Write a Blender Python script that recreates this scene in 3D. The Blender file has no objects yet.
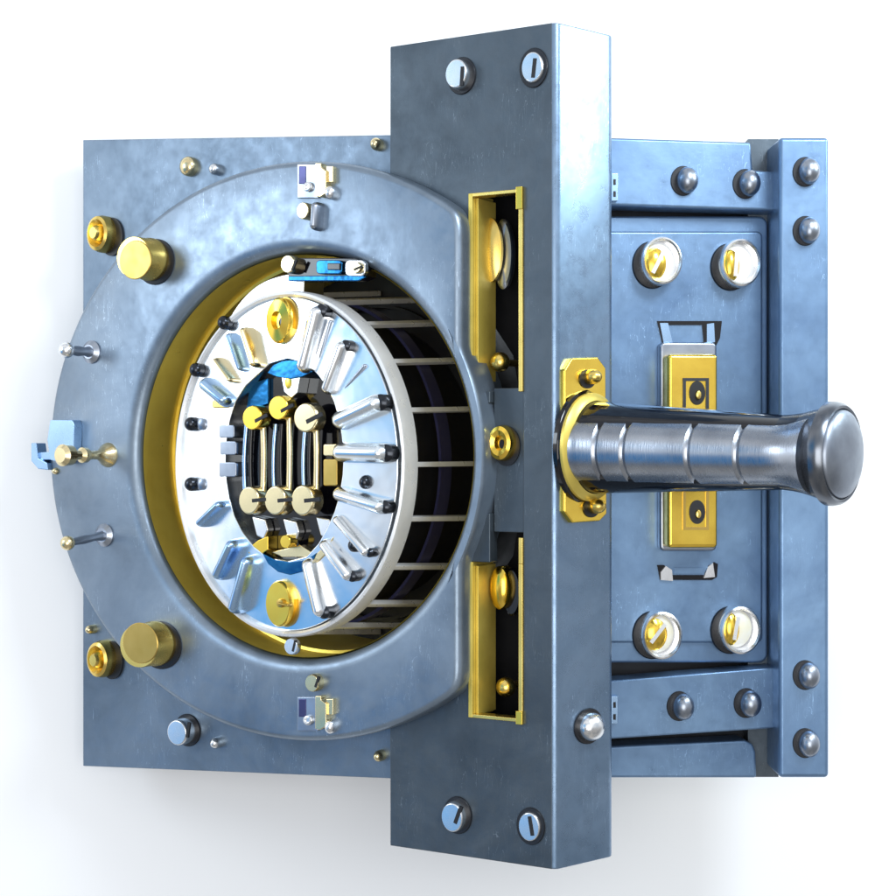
import bpy, bmesh, math, random
from mathutils import Vector
random.seed(7)
PI = math.pi
S = bpy.context.scene
COL = S.collection
D = 16.0                     # camera distance to the Y=0 plane; 100 photo pixels = 1 unit there

# ------------------------------------------------------------------ materials
def new_mat(name):
    m = bpy.data.materials.new(name); m.use_nodes = True
    nt = m.node_tree; b = nt.nodes['Principled BSDF']
    return m, nt, b
def N(nt, t, **kw):
    n = nt.nodes.new(t)
    for k, v in kw.items():
        if k in n.inputs.keys(): n.inputs[k].default_value = v
        else: setattr(n, k, v)
    return n
def ramp(nt, fac, stops):
    r = nt.nodes.new('ShaderNodeValToRGB'); e = r.color_ramp.elements
    while len(e) < len(stops): e.new(0.5)
    for i, (p, c) in enumerate(stops):
        e[i].position = p; e[i].color = (c[0], c[1], c[2], 1) if hasattr(c, '__len__') else (c, c, c, 1)
    nt.links.new(fac, r.inputs['Fac']); return r
def worn_steel(name, c1, c2, metal=0.75, rough=0.38, coat=0.0, bump=0.12, sc=1.0, brushed=False):
    """blotchy, lightly scratched, painted or bare steel"""
    m, nt, b = new_mat(name); L = nt.links.new
    tc = N(nt, 'ShaderNodeTexCoord')
    n1 = N(nt, 'ShaderNodeTexNoise', Scale=0.9*sc, Detail=7.0, Roughness=0.62, Distortion=0.5); L(tc.outputs['Object'], n1.inputs['Vector'])
    n2 = N(nt, 'ShaderNodeTexNoise', Scale=7.0*sc, Detail=6.0, Roughness=0.6); L(tc.outputs['Object'], n2.inputs['Vector'])
    r1 = ramp(nt, n1.outputs['Fac'], [(0.3, c1), (0.7, c2)])
    # fine scratches: stretched noise, thresholded
    mp = N(nt, 'ShaderNodeMapping'); mp.inputs['Scale'].default_value = (7, 7, 1.1); mp.inputs['Rotation'].default_value = (0.5, 0.35, 0.3)
    L(tc.outputs['Object'], mp.inputs['Vector'])
    n3 = N(nt, 'ShaderNodeTexNoise', Scale=2.4, Detail=2.0, Roughness=0.4, Distortion=1.2); L(mp.outputs['Vector'], n3.inputs['Vector'])
    r3 = ramp(nt, n3.outputs['Fac'], [(0.497, 0.0), (0.5, 1.0), (0.503, 0.0)])
    msk = N(nt, 'ShaderNodeTexNoise', Scale=1.7, Detail=1.0); L(tc.outputs['Object'], msk.inputs['Vector'])
    rm = ramp(nt, msk.outputs['Fac'], [(0.50, 0.0), (0.60, 1.0)])
    mul = N(nt, 'ShaderNodeMath', operation='MULTIPLY'); L(r3.outputs['Color'], mul.inputs[0]); L(rm.outputs['Color'], mul.inputs[1])
    mx = N(nt, 'ShaderNodeMixRGB', blend_type='MIX'); L(mul.outputs[0], mx.inputs['Fac']); L(r1.outputs['Color'], mx.inputs[1])
    mx.inputs[2].default_value = tuple(min(1, x*1.7+.05) for x in c2)+(1,)
    L(mx.outputs['Color'], b.inputs['Base Color'])
    rr = ramp(nt, n2.outputs['Fac'], [(0.25, rough-0.09), (0.75, rough+0.1)])
    rsep = N(nt, 'ShaderNodeRGBToBW'); L(rr.outputs['Color'], rsep.inputs[0]); L(rsep.outputs[0], b.inputs['Roughness'])
    b.inputs['Metallic'].default_value = metal
    b.inputs['Coat Weight'].default_value = coat; b.inputs['Coat Roughness'].default_value = 0.15
    bp = N(nt, 'ShaderNodeBump', Strength=bump, Distance=0.03)
    ad = N(nt, 'ShaderNodeMath', operation='MULTIPLY_ADD'); L(mul.outputs[0], ad.inputs[0]); ad.inputs[1].default_value = -0.5; L(n2.outputs['Fac'], ad.inputs[2])
    L(ad.outputs[0], bp.inputs['Height']); L(bp.outputs['Normal'], b.inputs['Normal'])
    return m
def metal(name, c, rough=0.2, bump=0.0, bs=3.0, met=1.0, c2=None, coat=0.0, brush=None):
    m, nt, b = new_mat(name); L = nt.links.new
    tc = N(nt, 'ShaderNodeTexCoord')
    n = N(nt, 'ShaderNodeTexNoise', Scale=bs, Detail=3.0, Roughness=0.5); L(tc.outputs['Object'], n.inputs['Vector'])
    c2 = c2 or tuple(x*0.82 for x in c)
    r = ramp(nt, n.outputs['Fac'], [(0.35, c), (0.7, c2)]); L(r.outputs['Color'], b.inputs['Base Color'])
    nr = N(nt, 'ShaderNodeTexNoise', Scale=bs*2.2, Detail=4.0)
    if brush:
        mp = N(nt, 'ShaderNodeMapping'); mp.inputs['Scale'].default_value = brush; L(tc.outputs['Object'], mp.inputs['Vector']); L(mp.outputs['Vector'], nr.inputs['Vector'])
    else: L(tc.outputs['Object'], nr.inputs['Vector'])
    mr = N(nt, 'ShaderNodeMapRange'); L(nr.outputs['Fac'], mr.inputs['Value']); mr.inputs['To Min'].default_value = rough*0.75; mr.inputs['To Max'].default_value = rough*1.35
    L(mr.outputs['Result'], b.inputs['Roughness'])
    b.inputs['Metallic'].default_value = met; b.inputs['Coat Weight'].default_value = coat
    if bump or brush:
        bp = N(nt, 'ShaderNodeBump', Strength=bump or 0.12, Distance=0.15 if bump else 0.01); L((nr if brush else n).outputs['Fac'], bp.inputs['Height']); L(bp.outputs['Normal'], b.inputs['Normal'])
    return m
M = {}
M['plate']   = worn_steel('blue grey plate steel', (0.108,0.148,0.195), (0.195,0.25,0.315), 0.7, 0.40, bump=0.05)
M['ring']    = worn_steel('blue grey ring steel', (0.145,0.188,0.24), (0.255,0.315,0.385), 0.7, 0.36, bump=0.05)
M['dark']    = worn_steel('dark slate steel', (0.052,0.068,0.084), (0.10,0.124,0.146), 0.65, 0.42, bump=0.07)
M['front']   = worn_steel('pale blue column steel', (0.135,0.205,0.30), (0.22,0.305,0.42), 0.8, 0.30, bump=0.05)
M['panel']   = worn_steel('blue panel steel', (0.115,0.195,0.325), (0.205,0.325,0.49), 0.65, 0.36, bump=0.05)
M['lip']     = metal('worn grey lip', (0.42,0.41,0.38), 0.28)
M['chrome']  = metal('polished chrome', (0.95,0.96,0.97), 0.24, bump=0.10, bs=1.3, c2=(0.85,0.92,0.97))
M['silver']  = metal('bright silver', (0.90,0.91,0.92), 0.24)
M['satin']   = metal('satin steel', (0.42,0.46,0.53), 0.30, c2=(0.28,0.31,0.36))
M['skyblue'] = metal('blue anodised metal', (0.02,0.13,0.30), 0.2, bump=0.1)
M['paleblue']= metal('pale blue steel', (0.42,0.62,0.88), 0.25)
M['navy']    = metal('dark navy hoop', (0.07,0.07,0.17), 0.3, met=0.7)
M['brass']   = metal('brass', (0.90,0.67,0.20), 0.26, c2=(0.72,0.51,0.13))
M['brassdull'] = metal('dull brass', (0.55,0.38,0.11), 0.34, c2=(0.45,0.31,0.08))
M['gold']    = metal('bright yellow brass', (1.0,0.70,0.11), 0.20, c2=(0.84,0.55,0.08))
M['sleeve']  = metal('polished bore brass', (1.0,0.76,0.13), 0.30, bump=0.05, met=0.6, c2=(0.9,0.66,0.10))
M['palebrass'] = metal('pale brass', (0.86,0.72,0.42), 0.24)
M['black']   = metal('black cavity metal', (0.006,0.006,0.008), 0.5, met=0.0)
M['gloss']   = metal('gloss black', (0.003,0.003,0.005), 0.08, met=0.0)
M['grip']    = metal('brushed handle steel', (0.36,0.39,0.44), 0.27, c2=(0.25,0.27,0.31), brush=(9,9,0.5))
M['grip_dark']= metal('dark handle steel', (0.05,0.055,0.065), 0.22)
M['grip_end']= metal('dark knob steel', (0.17,0.185,0.21), 0.24, c2=(0.12,0.13,0.15))
M['knobface']= metal('scuffed knob steel', (0.30,0.335,0.39), 0.36, c2=(0.23,0.255,0.30), bs=5.0)
M['rubber_shade']  = metal('grommet and shadow black', (0.015,0.016,0.02), 0.35, met=0.2)  # screw grommets, and painted shadow discs under knobs, bolts and buttons
def glass(name, c):
    m, nt, b = new_mat(name)
    tc = N(nt, 'ShaderNodeTexCoord'); n = N(nt, 'ShaderNodeTexNoise', Scale=9.0, Detail=2.0); nt.links.new(tc.outputs['Object'], n.inputs['Vector'])
    r = ramp(nt, n.outputs['Fac'], [(0.4, c), (0.6, tuple(x*0.8 for x in c))]); nt.links.new(r.outputs['Color'], b.inputs['Base Color'])
    b.inputs['Roughness'].default_value = 0.03; b.inputs['Transmission Weight'].default_value = 1.0; b.inputs['IOR'].default_value = 1.3
    return m
M['whitemetal']=metal('pale plated metal',(0.86,0.87,0.88),0.28,met=0.45)
M['liner']=metal('olive brass liner',(0.72,0.56,0.12),0.33,met=0.5,c2=(0.56,0.43,0.08))
M['enamel']=metal('white enamel',(0.86,0.86,0.82),0.12,met=0.0,c2=(0.88,0.84,0.62),bs=6.0,coat=0.5)
M['yellow']=metal('yellow enamel',(0.90,0.66,0.04),0.15,met=0.2,coat=0.5)
M['shadowsteel']=metal('gap shade and keyhole steel',(0.03,0.035,0.045),0.45,met=0.3)

# ------------------------------------------------------------------ geometry helpers
def P(px, py, Y):
    s = (D+Y)/D
    return Vector(((px-448)/100*s, Y, -(py-448)/100*s))
class Face:
    """an upright plane turned about the vertical; tilt>0 looks to the left"""
    def __init__(self, px, Y, tilt):
        t = math.radians(tilt)
        self.O = P(px, 448, Y); self.n = Vector((-math.sin(t), -math.cos(t), 0)); self.u = Vector((math.cos(t), -math.sin(t), 0)); self.v = Vector((0,0,1))
    def hit(self, px, py, off=0.0):
        C = Vector((0,-D,0)); d = P(px,py,0)-C; o = self.O+self.n*off
        return C + d*((o-C).dot(self.n)/d.dot(self.n))
    def uv(self, px, py, off=0.0):
        w = self.hit(px,py,off)-self.O; return (w.dot(self.u), w.z)
    def W(self, u, v, off=0.0): return self.O+self.u*u+self.v*v+self.n*off
class MB:
    def __init__(self): self.v=[]; self.f=[]; self.m=[]; self.s=[]; self.mats=[]
    def mi(self, mat):
        if mat not in self.mats: self.mats.append(mat)
        return self.mats.index(mat)
    def add(self, vs, fs, mat, smooth=True):
        b=len(self.v); self.v += [Vector(x) for x in vs]; k=self.mi(mat)
        for f in fs: self.f.append([b+i for i in f]); self.m.append(k); self.s.append(smooth)
        return self
WORLD = {}
def build(name, mb, parent=None, bevel=0.0, seg=3, label=None, ang=35):
    me = bpy.data.meshes.new(name)
    lo = Vector([min(v[i] for v in mb.v) for i in range(3)]); hi = Vector([max(v[i] for v in mb.v) for i in range(3)]); c=(lo+hi)/2
    me.from_pydata([tuple(v-c) for v in mb.v], [], mb.f)
    for m in mb.mats: me.materials.append(M[m])
    for p,k,s in zip(me.polygons, mb.m, mb.s): p.material_index=k; p.use_smooth=s
    bm = bmesh.new(); bm.from_mesh(me); bmesh.ops.remove_doubles(bm, verts=bm.verts, dist=1e-5)
    bmesh.ops.recalc_face_normals(bm, faces=bm.faces); bm.to_mesh(me); bm.free()
    try: me.set_sharp_from_angle(angle=math.radians(ang))
    except Exception: pass
    o = bpy.data.objects.new(name, me); COL.objects.link(o)
    WORLD[o.name] = c
    if parent: o.parent = parent; o.location = c-WORLD[parent.name]
    else: o.location = c
    if bevel:
        for p in me.polygons: p.use_smooth=True
        b = o.modifiers.new('bevel','BEVEL'); b.width=bevel; b.segments=seg; b.limit_method='ANGLE'; b.angle_limit=math.radians(ang); b.harden_normals=True
    if label: o['label']=label
    return o
def loops(mb, rings, mat, cap0=True, cap1=True, smooth=True):
    n=len(rings[0]); vs=[p for r in rings for p in r]; fs=[]
    for k in range(len(rings)-1):
        for i in range(n):
            j=(i+1)%n; fs.append([k*n+i,k*n+j,(k+1)*n+j,(k+1)*n+i])
    if cap0: fs.append(list(range(n))[::-1])
    if cap1: fs.append([(len(rings)-1)*n+i for i in range(n)])
    mb.add(vs, fs, mat, smooth)
def poly(mb, F, uvs, o0, o1, mat, smooth=False):
    """closed prism on a face between offsets"""
    loops(mb, [[F.W(u,v,o0) for u,v in uvs], [F.W(u,v,o1) for u,v in uvs]], mat, smooth=smooth)
def ppoly(mb, F, pxs, o0, o1, mat, at=None, smooth=False):
    a = o1 if at is None else at
    poly(mb, F, [F.uv(x,y,a) for x,y in pxs], o0, o1, mat, smooth)
def rect(x0,y0,x1,y1): return [(x0,y0),(x1,y0),(x1,y1),(x0,y1)]
def rrect(x0,y0,x1,y1,r,k=5):
    out=[]
    for cx,cy,a0 in ((x1-r,y0+r,-90),(x1-r,y1-r,0),(x0+r,y1-r,90),(x0+r,y0+r,180)):
        for i in range(k+1):
            a=math.radians(a0+90*i/k); out.append((cx+r*math.cos(a),cy+r*math.sin(a)))
    return out
def annulus(mb, F, outer, inner, o0, o1, mat, smooth=False):
    """outer/inner are uv loops of the same length"""
    loops(mb, [[F.W(u,v,o0) for u,v in inner],[F.W(u,v,o0) for u,v in outer],[F.W(u,v,o1) for u,v in outer],[F.W(u,v,o1) for u,v in inner],[F.W(u,v,o0) for u,v in inner]], mat, False, False, smooth)
def lathe(mb, c, a, u, v, prof, mat, n=40, ru=1, rv=1, bend=None):
    vs=[]; fs=[]; idx=[]
    for r,h in prof:
        if r<1e-6: idx.append([len(vs)]); vs.append(c+a*h)
        else:
            idx.append(list(range(len(vs),len(vs)+n)))
            for i in range(n):
                t=2*PI*i/n; vs.append(c+a*h+u*(r*ru*math.cos(t))+v*(r*rv*math.sin(t)))
    for A,B in zip(idx[:-1],idx[1:]):
        for i in range(n):
            j=(i+1)%n
            if len(A)==1 and len(B)==1: continue
            if len(A)==1: fs.append([A[0],B[i],B[j]])
            elif len(B)==1: fs.append([A[i],A[j],B[0]])
            else: fs.append([A[i],A[j],B[j],B[i]])
    mb.add(vs,fs,mat,True)
def turned(mb, F, px, py, rx, ry, off, prof, mat, n=40):
    """lathe on a face: profile radii are fractions of rx,ry (photo px), heights in units above off"""
    u0,v0=F.uv(px,py,off); ru=(F.uv(px+rx,py,off)[0]-F.uv(px-rx,py,off)[0])/2; rv=(F.uv(px,py-ry,off)[1]-F.uv(px,py+ry,off)[1])/2
    lathe(mb, F.W(u0,v0,off), F.n, F.u, F.v, prof, mat, n, ru, rv)
def dome(h, base=1.0, k=6, h0=0.0):
    return [(base*math.cos(PI/2*i/k), h0+h*math.sin(PI/2*i/k)) for i in range(k)]+[(0,h0+h)]
def button(h, r=1.0, e=0.12, k=4):     # cylinder with a softened front edge
    hh=h-e*0.5
    return [(r,0),(r,hh)]+[(r-e+e*math.cos(PI/2*i/k), hh+e*0.5*math.sin(PI/2*i/k)) for i in range(1,k+1)]+[(r-e-0.03,h),(0,h)]
def pill(mb, F, p1, p2, w, h, off, mat, w2=None, k=8):
    """long half-round bar with rounded ends lying on a face"""
    a=Vector(F.uv(*p1,off)); b=Vector(F.uv(*p2,off)); d=(b-a).normalized(); q=Vector((-d.y,d.x)); w2=w2 or w
    def stad(s,o):
        out=[]
        for c,ww,sg in ((a,w,1),(b,w2,-1)):
            for i in range(k+1):
                t=PI/2+PI*i/k if sg==1 else -PI/2+PI*i/k
                out.append(c+ (d*math.cos(t)+q*math.sin(t))*(ww/200*s))
        return [F.W(x.x,x.y,o) for x in out]
    R=[stad(1,off-0.02)]
    for i in range(6):
        t=PI/2*i/6; R.append(stad(max(0.12,math.cos(t)), off+h*(0.25+0.75*math.sin(t))))
    R.append(stad(0.1,off+h)); loops(mb,R,mat)
def tube(mb, pts, rad, mat, n=14):
    rings=[]
    for i,p in enumerate(pts):
        t=(pts[min(i+1,len(pts)-1)]-pts[max(i-1,0)]).normalized()
        a=t.cross(Vector((0,1,0.01))).normalized(); b=t.cross(a)
        r=rad[i] if hasattr(rad,'__len__') else rad
        rings.append([p+a*(r*math.cos(2*PI*k/n))+b*(r*math.sin(2*PI*k/n)) for k in range(n)])
    loops(mb,rings,mat)

# ------------------------------------------------------------------ planes of the vault
T = 30
A = Face(556, -0.6, T)          # slate side of the column, and everything parallel to it on the left
B = Face(556, -0.6, -40)        # bright front of the column
R = Face(612, 0.55, -7)         # right hand panel and beams
Q = Face(800, 0.45, 0)          # end post
RING, PLATE = 0.22, -0.22       # offsets of ring face and of the plate behind it

root = bpy.data.objects.new('bank_vault', None); COL.objects.link(root)
base = Vector((0, 1.0, -4.3)); root.location = base; WORLD[root.name] = base
root['label'] = 'blue grey steel vault door with brass-lined round lock drum, tall column and thick lever handle'
root['category'] = 'vault door'; root['kind'] = 'thing'

# ---- square plate behind the ring
HC = (303, 456)
def px_loop(fr, c, n=256): return [fr(2*PI*i/n) for i in range(n)]
def ell(th, c, rx, ry): return (c[0]+rx*math.cos(th), c[1]+ry*math.sin(th))
def ray_ell(cx,cy,rx,ry,ox,oy,dx,dy):
    x=(ox-cx)/rx; y=(oy-cy)/ry; a=(dx/rx)**2+(dy/ry)**2; b=x*dx/rx+y*dy/ry; c=x*x+y*y-1
    return (-b+math.sqrt(max(0,b*b-a*c)))/a
def ray_poly(pts,ox,oy,dx,dy):
    best=0
    for i in range(len(pts)):
        x1,y1=pts[i]; x2,y2=pts[(i+1)%len(pts)]; ex,ey=x2-x1,y2-y1; den=dx*ey-dy*ex
        if abs(den)<1e-9: continue
        t=((x1-ox)*ey-(y1-oy)*ex)/den; s=((x1-ox)*dy-(y1-oy)*dx)/den
        if t>0 and -1e-6<=s<=1+1e-6: best=max(best,t)
    return best
def outline(fn, c, n=256):
    out=[]
    for i in range(n):
        th=2*PI*i/n; dx,dy=math.cos(th),math.sin(th); t=fn(dx,dy); out.append((c[0]+dx*t,c[1]+dy*t))
    return out
mb=MB()
pc=[(83,140),(455,134),(455,781),(83,766)]
def snap(th_list): return th_list
po=outline(lambda dx,dy: ray_poly(pc,*HC,dx,dy), HC, 360)
# put exact corners in
for cx,cy in pc:
    k=min(range(360), key=lambda i:(po[i][0]-cx)**2+(po[i][1]-cy)**2); po[k]=(cx,cy)
pin_uv=[A.uv(HC[0]+172*math.cos(2*PI*i/360),HC[1]+209*math.sin(2*PI*i/360),RING) for i in range(360)]
pin=[ell(2*PI*i/360,HC,170,207) for i in range(360)]
cq=Vector(A.uv(*HC,RING)); pou=[]
for i in range(360):
    a=Vector(A.uv(*po[i],PLATE)); b=Vector(pin_uv[i]); d=(b-cq).normalized()
    pou.append(tuple(a) if (a-cq).dot(d)>(b-cq).length+0.02 else tuple(b+d*0.02))
annulus(mb, A, pou, [A.uv(HC[0]+172*math.cos(2*PI*i/360),HC[1]+209*math.sin(2*PI*i/360),RING) for i in range(360)], PLATE-0.30, PLATE, 'plate')
plate=build('back_plate', mb, root, bevel=0.02)

def rivet(parent, F, x, y, rx, ry, off, mat, h=0.10, sock=True, name='rivet', ring_w=1.28):
    mb=MB()
    if sock: turned(mb,F,x,y,rx*ring_w,ry*ring_w,off,[(0,-0.02),(1,-0.02),(1,0.012),(0.97,0.02),(0,0.02)],'rubber_shade')
    turned(mb,F,x,y,rx,ry,off,[(0,0),(1,0),(1,0.05)]+dome(h,1.0,7,0.05)[1:],mat)
    return build(name,mb,parent)
def slotted(parent, F, x, y, rx, ry, off, mat='silver', h=0.12, rot=0, sock=True, name='screw'):
    mb=MB()
    if sock: turned(mb,F,x,y,rx*1.28,ry*1.25,off,[(0,-0.02),(1,-0.02),(1,0.012),(0.97,0.02),(0,0.02)],'rubber_shade')
    turned(mb,F,x,y,rx,ry,off,button(h),mat)
    u0,v0=F.uv(x,y,off+h); l=rx*0.0085; w=rx*0.0018; c,s=math.cos(rot),math.sin(rot)
    poly(mb,F,[(u0+a*c-b*s, v0+a*s+b*c) for a,b in ((-l,-w),(l,-w),(l,w),(-l,w))],off+h-0.02,off+h+0.004,'black')
    return build(name,mb,parent)
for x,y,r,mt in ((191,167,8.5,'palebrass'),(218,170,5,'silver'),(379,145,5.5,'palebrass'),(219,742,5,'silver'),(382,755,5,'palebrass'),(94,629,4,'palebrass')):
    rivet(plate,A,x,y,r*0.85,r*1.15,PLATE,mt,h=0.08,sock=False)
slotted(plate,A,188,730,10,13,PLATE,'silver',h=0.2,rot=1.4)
for x,y,rot in ((107,235,0.6),(107,658,1.2)):       # brass collars with a socket
    mb=MB(); turned(mb,A,x,y,11,18.5,PLATE,[(0,-0.02),(1.0,-0.02),(1.0,0.10),(0.92,0.17),(0.75,0.19),(0.6,0.15),(0.45,0.12),(0.42,0.2),(0.3,0.24),(0,0.24)],'brass')
    turned(mb,A,x+6,y+2,11,19,PLATE,[(0,-0.02),(1,-0.02),(1,0.03),(0,0.03)],'rubber_shade')  # offset dark disc paints the collar's shadow on the plate
    build('brass_collar',mb,plate)

# ---- the big ring
def ring_r(dx,dy):
    de=ray_ell(310,451,262,291,*HC,dx,dy)
    dc=(460-HC[0])/dx if dx>1e-6 else 1e9
    dr=ray_ell(HC[0],HC[1],180,217,*HC,dx,dy)
    return max(min(de,dc),dr)
NR=360
rad_=[ring_r(math.cos(2*PI*i/NR),math.sin(2*PI*i/NR)) for i in range(NR)]
for _ in range(3): rad_=[(rad_[i-1]+rad_[i]+rad_[(i+1)%NR])/3 for i in range(NR)]
ro=[(HC[0]+rad_[i]*math.cos(2*PI*i/NR),HC[1]+rad_[i]*math.sin(2*PI*i/NR)) for i in range(NR)]
hole=[ell(2*PI*i/NR,HC,174,211) for i in range(NR)]
hole=[ell(2*PI*i/NR,HC,176,213) for i in range(NR)]
O_=[A.uv(x,y,RING) for x,y in ro]; I_=[A.uv(x,y,RING) for x,y in hole]
def scal(k): return [A.uv(HC[0]+167*k*math.cos(2*PI*i/NR)*1.0, HC[1]+204*k*math.sin(2*PI*i/NR),RING) for i in range(NR)]
cuv=A.uv(*HC,RING)
def inset(lp,d):
    out=[]
    for i in range(len(lp)):
        a=Vector(lp[i-2]); b=Vector(lp[(i+2)%len(lp)]); t=(b-a).normalized(); q=Vector((-t.y,t.x)); p=Vector(lp[i])
        if q.dot(Vector(cuv)-p)<0: q=-q
        out.append(tuple(p+q*d))
    return out
mb=MB(); rr0=[[A.W(u,v,RING+h) for u,v in scal(k)] for k,h in ((1.0,-0.44),(1.0,-0.12),(1.003,-0.085),(1.010,-0.055),(1.022,-0.03),(1.038,-0.012),(1.055,-0.003),(1.07,0.0))]
rr1=[[A.W(u,v,RING+h) for u,v in inset(O_,d)] for d,h in ((0.075,0.0),(0.055,-0.004),(0.032,-0.016),(0.014,-0.038),(0.004,-0.066),(0.0,-0.10),(0.0,-0.44))]
loops(mb,rr0+rr1+[rr0[0]],'ring',False,False); ring=build('door_ring',mb,root,ang=50)
# bore sleeve
mb=MB(); s0=scal(1.0); s1=scal(1.004)
loops(mb,[[A.W(u,v,RING-0.10) for u,v in scal(0.992)],[A.W(u,v,RING-0.62) for u,v in s0],[A.W(u,v,RING-0.63) for u,v in scal(0.985)],[A.W(u,v,RING-1.7) for u,v in scal(0.985)]],'sleeve',False,False)
build('bore_sleeve',mb,ring,ang=60)
mb=MB(); s2=scal(1.03)
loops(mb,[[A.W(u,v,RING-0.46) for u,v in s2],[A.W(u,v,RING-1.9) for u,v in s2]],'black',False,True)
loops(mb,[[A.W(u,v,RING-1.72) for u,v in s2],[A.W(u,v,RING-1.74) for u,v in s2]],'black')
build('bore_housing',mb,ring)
# brass knobs
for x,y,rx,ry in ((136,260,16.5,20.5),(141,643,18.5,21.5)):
    mb=MB(); turned(mb,A,x+20,y+2,rx*1.12,ry*1.12,RING,[(0,-0.02),(1,-0.02),(1,0.015),(0.95,0.02),(0,0.02)],'rubber_shade')  # offset black disc paints the knob's shadow on the ring
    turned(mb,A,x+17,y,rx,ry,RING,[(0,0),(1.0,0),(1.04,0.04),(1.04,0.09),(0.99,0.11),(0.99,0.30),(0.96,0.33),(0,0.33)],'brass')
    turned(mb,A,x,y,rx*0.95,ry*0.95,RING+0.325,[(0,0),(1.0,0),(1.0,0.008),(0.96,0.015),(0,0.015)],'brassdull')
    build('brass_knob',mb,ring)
# pins on the left of the ring
def pin(x0,y0,x1,y1,mats,r=0.06,ball=0.09):
    mb=MB(); p0=A.hit(x0,y0,RING+0.02); L_=(x1-x0)/100/math.sin(math.radians(T))
    F=A; p1=A.hit(x1,y1,RING)
    p0=p1+A.n*min(0.6,abs(x1-x0)/100*1.7)+Vector((0,0,(y1-y0)/100))
    tube(mb,[p1,p1.lerp(p0,0.3),p1.lerp(p0,0.55),p0],[r*1.3,r*0.8,r*1.0,r*0.7],mats[1])
    lathe(mb,p1,A.n,A.u,A.v,[(0.13,-0.01),(0.13,0.02),(0.08,0.06),(0,0.06)],mats[1],24)
    lathe(mb,p0,A.n,A.u,A.v,[(0,-ball)]+[(ball*math.cos(PI/2*t/5),ball*math.sin(PI/2*t/5)) for t in range(-4,5)]+[(0,ball)],mats[0],24)
    return build('locating_pin',mb,ring)
pin(68,352,92,352,('silver','satin')); pin(70,541,105,535,('palebrass','satin'),0.05,0.08); 
# peg with latch at mid left
mb=MB(); c=A.hit(108,455,RING)
lathe(mb,c,A.n,A.u,A.v,[(0,0),(0.14,0),(0.13,0.03),(0.10,0.07),(0.05,0.16),(0.05,0.30),(0.085,0.36),(0.085,0.42),(0.05,0.46),(0.05,0.56),(0.11,0.60),(0.12,0.72),(0.08,0.76),(0,0.76)],'palebrass',28)
build('latch_peg',mb,ring)
mb=MB(); ppoly(mb,A,[(50,420),(72,420),(74,425),(73,458),(66,464),(50,460),(47,440)],RING+0.0,RING+0.14,'paleblue')
ppoly(mb,A,[(31,443),(36,443),(38,458),(47,463),(48,470),(38,469),(31,461)],RING-0.1,RING+0.06,'paleblue'); ppoly(mb,A,[(36,452),(52,452),(52,460),(38,460)],RING-0.1,RING+0.03,'paleblue')
turned(mb,A,56,471,3,3.5,RING,[(0,-0.01)]+[(1,-0.01)]+dome(0.05),'palebrass',16)
build('latch_bracket',mb,ring,bevel=0.012)
# little brackets top and bottom of the ring
def mini(y0,sg,extra):
    mb=MB(); Y=lambda d: y0+sg*d
    ppoly(mb,A,[(297,Y(-17)),(318,Y(-17)),(318,Y(17)),(297,Y(17))] if sg>0 else [(297,Y(17)),(318,Y(17)),(318,Y(-17)),(297,Y(-17))],RING-0.01,RING+0.03,'satin')
    ppoly(mb,A,rect(298.5,y0-15,306,y0+3),RING+0.02,RING+0.036,'navy')
    ppoly(mb,A,[(315,y0-18),(321,y0-18),(321,y0-14),(326,y0-10),(326,y0+12),(320,y0+16),(315,y0+15)],RING-0.01,RING+0.09,'palebrass')
    ppoly(mb,A,rect(326,y0-15,333,y0+1),RING-0.01,RING+0.06,'palebrass')
    turned(mb,A,309,y0+6,4.5,5,RING+0.03,[(1,0),(1,0.03),(0.5,0.04),(0.45,0.02),(0,0.02)],'silver',20)
    b=build('bracket',mb,ring,bevel=0.008)
    rivet(b,A,333,y0+sg*12,4.6,7,RING,'silver',0.06,False)
    return b
b1=mini(181,1,0); b2=mini(714,1,0)
mb=MB(); turned(mb,A,309,212,6,8.5,RING,[(0,0)]+button(0.12),'palebrass',24); pill(mb,A,(320,208),(319,226),11,0.14,RING,'satin')
build('clip',mb,ring)
slotted(ring,A,317,682,7,9,RING,'palebrass',0.1,1.2,False); slotted(ring,A,294,646,7,8.5,RING+0.05,'silver',0.06,1.3,False)

# ---- column
def gridplate(mb,F,us,vs,holes,o0,o1,mat):
    """plate on a face with rectangular cells cut through"""
    H=lambda i,j:(i,j) in holes or i<0 or j<0 or i>=len(us)-1 or j>=len(vs)-1
    V={};
    def vt(i,j,o):
        k=(i,j,o)
        if k not in V: V[k]=len(V)
        return V[k]
    fs=[]
    for i in range(len(us)-1):
        for j in range(len(vs)-1):
            if H(i,j): continue
            for o in (o0,o1): fs.append([vt(i,j,o),vt(i+1,j,o),vt(i+1,j+1,o),vt(i,j+1,o)])
            for (a,b_),(p,q) in (((i-1,j),((i,j),(i,j+1))),((i+1,j),((i+1,j),(i+1,j+1))),((i,j-1),((i,j),(i+1,j))),((i,j+1),((i,j+1),(i+1,j+1)))):
                if H(a,b_): fs.append([vt(*p,o0),vt(*q,o0),vt(*q,o1),vt(*p,o1)])
    pts=[None]*len(V)
    for (i,j,o),k in V.items(): pts[k]=F.W(us[i],vs[j],o)
    mb.add(pts,fs,mat,False)
def U(x,off=0): return A.uv(x,448,off)[0]
uL,uR=U(390),U(556); zT=A.uv(556,22)[1]; zB=A.uv(556,870)[1]
sl=[A.uv(471,200)[0],A.uv(490,200)[0],A.uv(523,200)[0]]
hz=[A.uv(500,193)[1],A.uv(500,391)[1],A.uv(500,537)[1],A.uv(500,563)[1],A.uv(500,718)[1]]
us=[uL,sl[0],sl[1],sl[2],uR-0.04]
nt_=[A.uv(430,236)[1],A.uv(430,676)[1],A.uv(430,404)[1],A.uv(430,512)[1]]
vs=sorted([zB,zT]+hz+nt_)
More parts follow.
